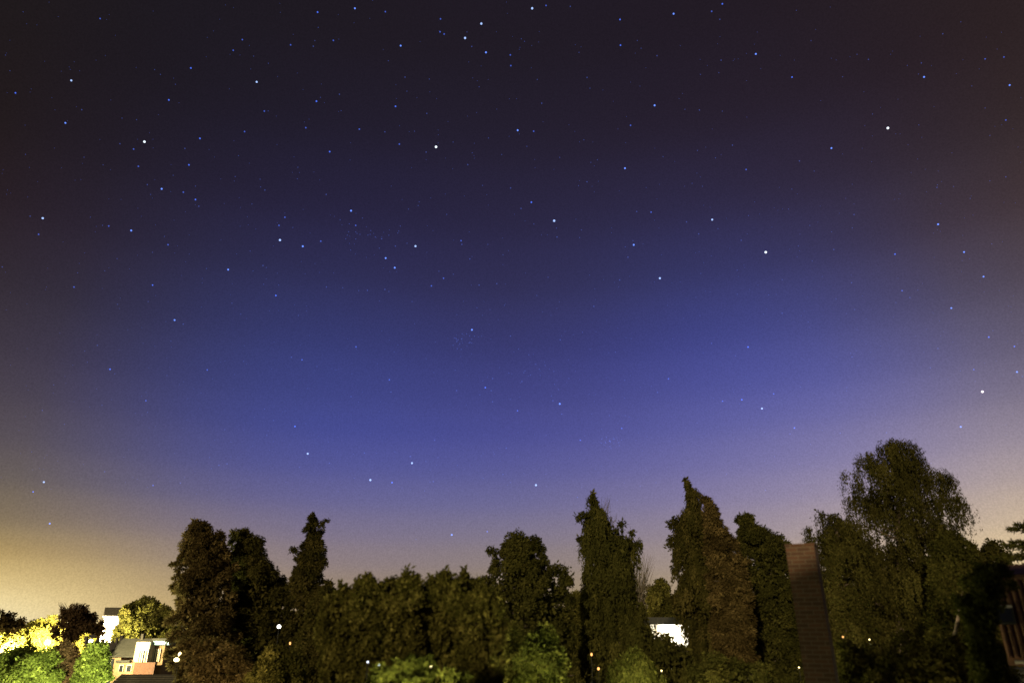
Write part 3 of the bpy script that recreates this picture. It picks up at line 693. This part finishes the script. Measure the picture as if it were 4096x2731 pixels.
# spire conifer right of centre
d_ = tree('conifer', 'spire topped shaggy conifer between the round tree and the lit wall', 'conifer', [(1965,2362,2375),(1980,2356,2382),(2000,2362,2396),(2030,2362,2415),(2050,2345,2424),(2075,2340,2432),(2095,2345,2450),(2115,2342,2496),(2135,2335,2505),(2150,2325,2530),(2168,2318,2560),(2195,2320,2562),(2215,2330,2556),(2235,2335,2545),(2260,2335,2530),(2320,2338,2545),(2400,2332,2570),(2480,2325,2590),(2540,2320,2600),(2600,2310,2610),(2790,2300,2620)], 31, 'cedar', 62, rad=.24, limbs=26, clumps=420, per=90, leaf=(.21,.085), cr=.38, shell=.5, style='weep')
sprig(d_, [(2345,2052),(2328,2062),(2314,2068),(2313,2080)], 31, M['cedar'], rg, 220, .07)
sprig(d_, [(2335,2150),(2320,2156),(2312,2152)], 31, M['cedar'], rg, 120, .06)
sprig(d_, [(2545,2170),(2560,2172),(2558,2205)], 31, M['cedar'], rg, 160, .07)
sprig(d_, [(2480,2110),(2484,2090),(2494,2095)], 31, M['cedar'], rg, 120, .06)
sprig(d_, [(2525,2140),(2530,2118)], 31, M['cedar'], rg, 80, .05)
twigs(d_, (2412, 2095), (2400, 1978, 2445, 2060), 31, rg, 26)
twigs(d_, (2440, 2110), (2440, 2050, 2475, 2090), 31, rg, 14)
# wispy tree behind the gap
e_ = tree('tree', 'thin wispy half bare tree behind the gap right of the shaggy conifer', 'tree', [(2330,2610,2640),(2350,2585,2680),(2390,2575,2700),(2450,2560,2705),(2500,2560,2700)], 58, 'broad', 63, rad=.14, limbs=20, style='broad', clumps=46, per=40, leaf=(.28,.16), cr=.6)
twigs(e_, (2552, 2420), (2530, 2210, 2625, 2330), 58, rg, 70, r=.017)
twigs(e_, (2552, 2470), (2530, 2300, 2640, 2420), 58, rg, 60, r=.017)
tree('tree', 'small dark tree above the flat roof, before the wispy one', 'tree', [(2322,2625,2650),(2335,2605,2668),(2370,2590,2690),(2420,2585,2700),(2455,2590,2700),(2480,2600,2690)], 54, 'broad', 64, rad=.14, style='broad', clumps=120, per=60, leaf=(.26,.16), cr=.5)
# bush below the lit wall
tree('bush', 'dark drooping bush under the lit white wall, sloping to its right', 'bush', [(2492,2480,2560),(2506,2470,2622),(2518,2465,2652),(2532,2460,2678),(2546,2455,2696),(2568,2450,2712),(2582,2445,2765),(2598,2440,2800),(2640,2440,2800),(2790,2430,2800)], 26, 'cedar', 65, rad=.08, limbs=16, style='weep', clumps=240, per=90, leaf=(.2,.08), cr=.34)
tree('bush', 'green lit drooping shrub at the foot of the shaggy conifer', 'bush', [(2585,2520,2560),(2610,2480,2590),(2660,2440,2620),(2731,2420,2700),(2790,2410,2740)], 20, 'garden', 66, rad=.06, limbs=12, style='weep', clumps=150, per=70, leaf=(.16,.07), cr=.28)

# tall conifers right of the gap
f_ = tree('conifer', 'tallest pointed conifer, right of the lit white wall', 'conifer', [(1912,2732,2742),(1928,2736,2756),(1945,2742,2768),(1960,2734,2782),(1985,2734,2790),(2015,2742,2800),(2040,2730,2812),(2062,2712,2825),(2085,2700,2835),(2105,2706,2850),(2128,2708,2862),(2148,2690,2880),(2170,2680,2890),(2210,2684,2900),(2250,2690,2920),(2310,2698,2950),(2370,2692,2970),(2400,2688,2980),(2440,2705,2985),(2480,2722,2990),(2520,2736,2995),(2570,2744,3000),(2640,2740,3000),(2790,2720,3000)], 31, 'conifer', 71, rad=.26, limbs=26, style='weep', clumps=470, per=90, leaf=(.2,.085), cr=.37, shell=.5)
sprig(f_, [(2715,2072),(2698,2082),(2684,2092),(2688,2105)], 31, M['conifer'], rg, 260, .09)
sprig(f_, [(2700,2145),(2682,2160),(2677,2190)], 31, M['conifer'], rg, 240, .08)
sprig(f_, [(2695,2395),(2682,2402)], 31, M['conifer'], rg, 130, .08)
tree('conifer', 'brownish conifer with knobbly shoulder, right behind the tallest pointed one', 'conifer', [(1980,2808,2822),(1998,2810,2836),(2012,2812,2862),(2030,2812,2872),(2060,2812,2876),(2085,2815,2890),(2105,2815,2902),(2125,2818,2926),(2160,2822,2945),(2220,2830,2968),(2300,2838,2990),(2380,2842,3008),(2480,2846,3016),(2600,2846,3025),(2790,2846,3030)], 28.5, 'brown', 72, rad=.22, limbs=22, clumps=370, per=100, leaf=(.19,.08), cr=.34, shell=.5)
tree('conifer', 'dark round topped conifer sloping down to the brick chimney', 'conifer', [(2056,2966,2996),(2066,2955,3012),(2085,2949,3020),(2115,2946,3026),(2128,2948,3050),(2140,2950,3095),(2155,2950,3125),(2168,2950,3150),(2182,2950,3180),(2200,2950,3195),(2300,2960,3210),(2500,2985,3230),(2790,2990,3240)], 33, 'cedar', 73, rad=.24, limbs=20, clumps=430, per=95, leaf=(.21,.09), cr=.38, shell=.45)
tree('bush', 'dark bush in the bottom right of centre, left of the chimney', 'bush', [(2640,2800,2860),(2665,2760,2960),(2690,2740,3100),(2731,2720,3260),(2790,2720,3260)], 22, 'cedar', 74, rad=.06, limbs=12, style='broad', clumps=170, per=60, leaf=(.15,.09), cr=.3)

# birches
tree('birch', 'huge weeping birch towering at the right', 'birch', [(1766,3550,3610),(1780,3515,3640),(1795,3480,3655),(1815,3425,3665),(1832,3400,3690),(1850,3396,3728),(1872,3400,3752),(1895,3404,3755),(1912,3400,3750),(1925,3395,3790),(1940,3390,3815),(1965,3385,3838),(1990,3370,3855),(2020,3362,3860),(2045,3365,3848),(2075,3365,3830),(2110,3360,3820),(2150,3350,3830),(2200,3340,3860),(2280,3335,3880),(2380,3335,3885),(2500,3340,3885),(2620,3350,3880),(2790,3370,3870)], 26, 'birch', 81, rad=.28, limbs=44, bark=M['birchbark'], style='weep', clumps=720, per=130, leaf=(.13,.055), cr=.46, lobe=1.7, shell=.5, core=.02)
tree('birch', 'smaller weeping tree between the chimney and the huge birch', 'birch', [(2034,3248,3275),(2046,3244,3330),(2058,3246,3390),(2080,3248,3420),(2100,3248,3430),(2125,3240,3440),(2150,3224,3450),(2200,3222,3470),(2300,3230,3480),(2450,3250,3480),(2600,3270,3500),(2790,3290,3500)], 24, 'birch', 82, rad=.18, limbs=26, bark=M['birchbark'], style='weep', clumps=250, per=110, leaf=(.13,.055), cr=.38, lobe=1.6, shell=.5, core=.02)
tree('tree', 'dense dark green tree sloping down right of the huge birch', 'tree', [(2125,3775,3805),(2145,3755,3832),(2165,3740,3858),(2185,3730,3880),(2210,3725,3900),(2250,3720,3915),(2320,3720,3915),(2420,3710,3930),(2550,3700,3950),(2790,3700,3960)], 22.5, 'cedar', 83, rad=.18, limbs=18, style='broad', clumps=380, per=80, leaf=(.15,.08), cr=.3, shell=.45)
tree('tree', 'low rounded tree behind the tiled roof at right', 'tree', [(2182,3918,3945),(2190,3902,3960),(2198,3896,4012),(2215,3890,4030),(2250,3885,4042),(2320,3880,4060),(2500,3880,4060),(2790,3880,4060)], 31, 'birch', 84, rad=.2, style='broad', clumps=210, per=70, leaf=(.18,.1), cr=.4)
tree('bush', 'dim leafy bush below the birches in the bottom right', 'bush', [(2560,3820,3860),(2590,3720,3900),(2630,3600,3930),(2670,3480,3960),(2731,3380,4020),(2790,3380,4030)], 15, 'broad', 85, rad=.05, limbs=14, style='broad', clumps=240, per=50, leaf=(.14,.07), cr=.27)
tree('bush', 'olive lit bush at the bottom just right of the chimney', 'bush', [(2568,3355,3385),(2585,3345,3470),(2630,3340,3510),(2690,3335,3520),(2731,3340,3520),(2790,3340,3520)], 15.5, 'broad', 86, rad=.05, limbs=10, style='broad', clumps=110, per=50, leaf=(.13,.07), cr=.25)
tree('bush', 'leafy dim shrub overlapping the left edge of the tiled roof', 'bush', [(2250,3950,3995),(2275,3915,4030),(2310,3880,4040),(2350,3860,4020),(2390,3850,3990),(2430,3850,3962),(2520,3860,3958),(2640,3885,3985),(2790,3880,3990)], 11.6, 'garden', 87, rad=.05, limbs=14, style='broad', clumps=230, per=50, leaf=(.1,.055), cr=.2, depth=.5)
def layered_pine():
    D = 17; rng = np.random.default_rng(88); b = at(4330, 2200, D); root = empty('pine', (b.x, D, 0), 'layered pine with flat branch tiers at the right edge', 'pine')
    base = np.array(root.location); P_, T_ = [], []
    mb = MB(); zt = at(4330, 1960, D).z; mb.tube([(0, 0, 0), (0, 0, zt*.5), (0, 0, zt)], [.2, .14, .02], 8)
    for py, xt in ((2035, 4150), (2098, 4072), (2165, 4052), (2218, 4044), (2262, 4024), (2300, 4050), (2345, 4030), (2400, 4060), (2460, 4070)):
        e = at(xt, py, D); rad = b.x-e.x; z = e.z
        for k in range(11):
            a = math.pi+(k/11)*2*math.pi+(rng.normal()*.12 if k else 0); L_ = rad*(1 if k == 0 else .75+.3*rng.random())
            tip = np.array([math.cos(a)*L_, math.sin(a)*L_, z]); st = np.array([0, 0, z-.12])
            mb.tube([st, (st+tip)/2+np.array([0, 0, .06]), tip], [.03, .02, .008], 4)
            n = 260; t = .25+.75*rng.random(n)
            p = st+(tip-st)*t[:, None]+rng.normal(size=(n, 3))*np.array([.11, .11, .035])*(1.25-t)[:, None]*1.6; P_.append(p)
            d = norm((tip-st)[None, :]/L_+rng.normal(size=(n, 3))*.55); T_.append(d)
    p = np.concatenate(P_); d = np.concatenate(T_); n = len(p); s = norm(np.cross(d, rng.normal(size=(n, 3))))
    leaf_mesh('crown', p, p+d*.14, s, np.full(n, .04), np.clip(rng.normal(.45, .2, n), 0, 1), M['cedar'], root)
    mb.build('trunk', M['bark'], root, True)
layered_pine()
def leaning_stem():
    D = 19; p = [at(*q, D) for q in ((3795, 2640), (3812, 2560), (3822, 2525), (3832, 2470), (3846, 2395), (3852, 2330))]; b = p[0]
    root = empty('birch', (b.x, D, 0), 'pale leaning birch stem showing through the dark foliage at right', 'birch')
    q = [Vector((.05, 0, 0))]+[v-Vector((b.x, D, 0)) for v in p]
    MB().tube(q, [.07, .058, .05, .046, .04, .034, .018], 8).build('trunk', M['birchbark'], root, True)
    rng = np.random.default_rng(4); n = 900
    t = rng.normal(size=(n, 3))*np.array([.35, .3, .3])+np.array(q[-1]); d = norm(rng.normal(size=(n, 3))+np.array([0, 0, -.6])); s = norm(np.cross(d, rng.normal(size=(n, 3))))
    leaf_mesh('crown', t, t+d*.11, s, np.full(n, .055), np.clip(rng.normal(.4, .2, n), 0, 1), M['birch'], root)
leaning_stem()
# unseen lamps added below the edge of the view to light the foliage
post_lamp('small_lamp', 'unseen lamp added in front to light the green lit bush', 2200, 2800, 13.5, .05, LAMPW, 210, (.95, 1, .42), off=(0, 0, .1))
post_lamp('small_lamp', 'unseen lamp added in front to light the middle shrubs', 1640, 2830, 9.2, .04, LAMPW, 260, (1, .98, .42), off=(0, 0, .1))
post_lamp('small_lamp', 'unseen lamp added in front to light the drooping green shrub', 2520, 2800, 17, .05, LAMPW, 200, (.9, 1, .45), off=(0, 0, .1))
post_lamp('small_lamp', 'unseen lamp added in front to light the leafy bush below the birches', 3800, 2830, 13.2, .04, LAMPW, 22, (1, .8, .45), off=(0, 0, .1))
post_lamp('small_lamp', 'unseen lamp added in front to light the brown lit bush', 800, 2800, 25, .06, LAMPW, 650, (1, .72, .38))

post_lamp('small_lamp', 'unseen lamp added in front to light the dim olive bush', 1950, 2810, 13.6, .04, LAMPW, 260, (1, .95, .42), off=(0, 0, .1))
post_lamp('small_lamp', 'unseen lamp added in front to light the dark bush left of the chimney', 2950, 2810, 18, .04, LAMPW, 300, (1, .88, .42), off=(0, 0, .1))
post_lamp('street_lamp', 'yellow lamp added behind the huge birch to glint through its foot', 3480, 2370, 39, .10, LAMPY, 5200, (1, .92, .5), 'street lamp', off=(0, .6, .2))  # added behind the birch to light the tree beyond and make glints

# ------------------------------------------------------------------ stars
T = 2142/1366
TILES = [
 ((0,0), "447,506,2 97,584,3.2 410,772,3 906,890,1 1254,869,3.2 1197,428,3.2 1059,628,3.2 1610,515,2 1985,636,3.1 1520,250,4 1463,317,4 1823,283,4 1992,78,3.2 2091,255,4 628,118,4 145,76,5 1658,698,4 1682,697,5 1534,826,4 1918,802,4 2068,952,3.5 752,902,4.5 838,936,4 868,1044,4 1160,932,4.5 1185,1035,3.5 1014,1185,2.5 1150,1206,4 1226,1252,3.5 945,1220,5 1247,1294,4.5 268,1369,1.5 242,1470,4 682,1418,4 823,1446,2.5 1054,1535,4 1787,1363,4 1750,1414,4 1756,1506,1.5 1899,1545,2.5 2012,1513,4 2046,1220,4.5 1475,1108,5 1496,977,5 765,742,5 970,438,5 1100,530,5 527,987,5 62,445,5 35,347,5 1996,174,5 1975,256,5 1580,1280,5 1635,1173,5 1865,1122,5"),
 ((1366,0), "84,54,3 275,75,4 621,120,4 618,201,4 644,215,4 877,150,1.5 775,240,1.5 906,330,2.5 371,288,3 1196,54,1.3 1283,36,4 1435,42,4.5 1059,346,4 1062,413,4 817,293,4.5 1128,245,5 1148,261,5 1747,124,3.5 1750,285,3.5 2083,88,2.5 1979,351,4.5 1879,304,5 1540,487,4.5 339,668,3.5 112,811,4 272,828,4.5 458,824,5 363,905,4 593,922,1 1105,818,2.8 1205,824,4 1964,662,2.5 1813,787,3.8 1778,1056,2.8 1005,970,5 1163,919,5 1369,988,5 1605,1003,5 700,892,5 820,959,5 1191,1269,3.3 1126,1308,4.5 1334,1385,1.3 60,1322,2.6 89,1414,3.8 464,1544,2 338,1544,4.5 750,1510,3.8 918,1533,5 1505,1442,5 1494,1490,5 1852,1327,4.5 1942,1331,4 1833,1536,2.6 252,1498,4.5 212,1486,5 180,1470,5 27,1498,5 45,1454,5 863,546,5 551,497,5 1228,500,5 1490,330,5 2017,983,5 487,1266,5 660,1345,5 420,1312,5"),
 ((2732,0), "247,26,3.5 180,73,4 231,123,4.5 457,340,2.6 239,379,4.5 684,485,3.5 711,67,5 803,257,5 1163,374,4.3 1092,342,5 1407,412,5 1495,396,4.3 1477,466,5 1512,484,2.5 1895,371,4.2 2013,359,4 2049,535,2.8 2025,754,4 1285,804,0.8 931,930,2.8 103,691,4.5 12,687,5 1189,716,5 730,1010,4.7 396,1064,3.8 823,1074,5 1593,1176,4.3 1925,1135,5 2025,1110,4.5 183,1378,2.3 22,1392,4.7 122,1169,5 1073,1346,4.5 1600,1407,2.4 1062,1430,5 365,1507,4.7 795,1414,5"),
 ((0,1000), "14,106,4.5 487,143,5 657,130,5 464,232,4 957,220,3.7 1431,123,3 1587,132,5 1730,285,3.3 1295,116,5 1455,333,5 929,323,5 1095,439,2.8 1149,464,4.7 532,633,5 690,747,3.2 720,775,5 1300,751,3.8 1894,688,4.2 915,944,3.8 640,972,5 265,1005,4.8 404,1092,5 1410,1125,5 1850,1105,3.3 1930,1276,2.2 1315,1300,5 1373,1348,4.6 1424,1340,4.8 2066,1336,4.6 275,1454,2.2 208,1515,3.6 960,1475,3.8 1715,1068,5 1748,220,5 1510,402,5"),
 ((1366,1000), "277,51,3 334,111,2.8 805,56,4.8 640,177,4.2 564,225,3.8 863,220,4.5 163,253,4.5 108,254,5 272,247,4.3 297,260,5 1797,45,4.8 1745,188,4.4 1997,177,2 1225,285,5 1583,353,4.5 1022,347,5 818,500,2.8 754,557,4.6 732,562,5 1060,539,4.8 1372,563,4.6 1512,516,5 1175,657,5 91,607,4.2 300,813,3.8 310,890,4.5 60,918,4.7 902,862,3.6 939,881,4.3 1130,824,5 2051,807,3.8 1316,914,5 1326,944,4.4 1369,964,2.6 1104,1007,4 1381,1028,4.7 1758,1117,3.9 1681,1037,5 1498,1192,4.2 1709,1183,4.4 1685,1197,4.6 584,1192,4.4 143,1272,4.6 431,1293,4.6 442,1335,2.2 181,1441,1.9 317,1457,3.2 576,1451,4.6 555,1453,5 728,1349,5 1220,1473,2 529,1325,5"),
 ((2732,1000), "519,14,1.0 1330,26,3.6 1763,13,3 1885,167,3 622,186,5 340,126,5 112,147,5 340,277,5 1374,255,4 1423,298,4.8 960,307,5 1683,364,3 1076,373,5 408,608,3.2 330,664,5 1918,546,3.4 2079,604,3.6 1060,670,4.4 785,450,5 1824,749,3.8 2095,764,2.4 1878,888,0.6 569,901,4 369,938,3.3 248,947,3.8 495,993,2.3 1025,882,5 699,1115,3.6 1742,1108,2.4 517,1505,4.6 800,1217,5")]
STARS = [(ox+float(a)/T, oy+float(b)/T, float(c)) for (ox, oy), t in TILES for a, b, c in (q.split(',') for q in t.split())]
STARS += [(1807,2138,2.6), (1949,2125,3.8), (1664,2156,5), (2545,2139,4.4), (2310,1988,4.6), (199,2093,2.8)]
rs_ = random.Random(5)
for cx_, cy_, sp_ in ((1450, 940, 70), (2150, 1490, 60), (2440, 1765, 26), (1850, 1355, 30)):
    for _ in range(26): STARS.append((rs_.gauss(cx_, sp_), rs_.gauss(cy_, sp_*.5), 5.05+.1*rs_.random()))
for _ in range(900): STARS.append((rs_.random()*4096, rs_.random()**.8*2000, 4.95+.9*rs_.random()))
SM = [(1.2, starmat('star_white', (.80, .90, 1), .8), 'brilliant white'), (2.3, starmat('star_blue_white', (.38, .55, 1), .6), 'bright blue white'),
      (3.05, starmat('star_bright_blue', (.13, .27, 1), .65), 'clear blue'), (3.7, starmat('star_blue', (.06, .15, .85), .55), 'soft blue'), (4.2, starmat('star_dim_blue', (.055, .12, .65), .42), 'dim blue')]
PINK = starmat('star_pinkish', (1, .86, .86), .8)
FAINT = starmat('star_faint', (.055, .10, .44), .26)
SD = 3000.
SMESH = {}
def star_mesh(m):
    if m.name not in SMESH:
        me = bpy.data.meshes.new('star'); mb = MB().ball((0, 0, 0), 1, 1, 10, 6); me.from_pydata(mb.v, [], mb.f); me.materials.append(m); SMESH[m.name] = me
    return SMESH[m.name]
fmb = MB(); used = set()
for sx_, sy_, c in STARS:
    d = ray(sx_, sy_).normalized(); p = Vector((0, 0, CAMH))+d*SD
    px_r = {0: 2.0, 1: 1.65, 2: 1.35, 3: 1.12, 4: .95}.get(int(c), 1.05) if c < 4.25 else 1.05
    px_r += .25*(1-(c % 1)) if c < 4.25 else 0
    r = px_r*4/F*SD*d.dot(Vector((0, CT, ST)))**1.6*.64
    if c >= 4.25:
        fmb.ball(p, r*(1 if c < 5 else .72 if c < 5.1 else .5), 1, 6, 4); continue
    m, word = next(((m, w_) for lim, m, w_ in SM if c <= lim), (SM[-1][1], SM[-1][2]))
    if c == .6: m, word = PINK, 'large pinkish white'
    if c == .8: word = 'largest brilliant white'
    lab = f'{word} star {round(sx_/40.96)} percent across and {round(sy_/27.31)} percent down the photo'
    while lab in used: lab = lab.replace(' star', ' twin star', 1)
    used.add(lab)
    o = bpy.data.objects.new('star', star_mesh(m)); COL.objects.link(o); o.location = p; o.scale = (r, r, r)
    tag(o, lab, 'star', 'stars in the night sky')
tag(fmb.build('star_field', FAINT), 'countless very faint blue stars scattered over the sky', 'stars', kind='stuff')
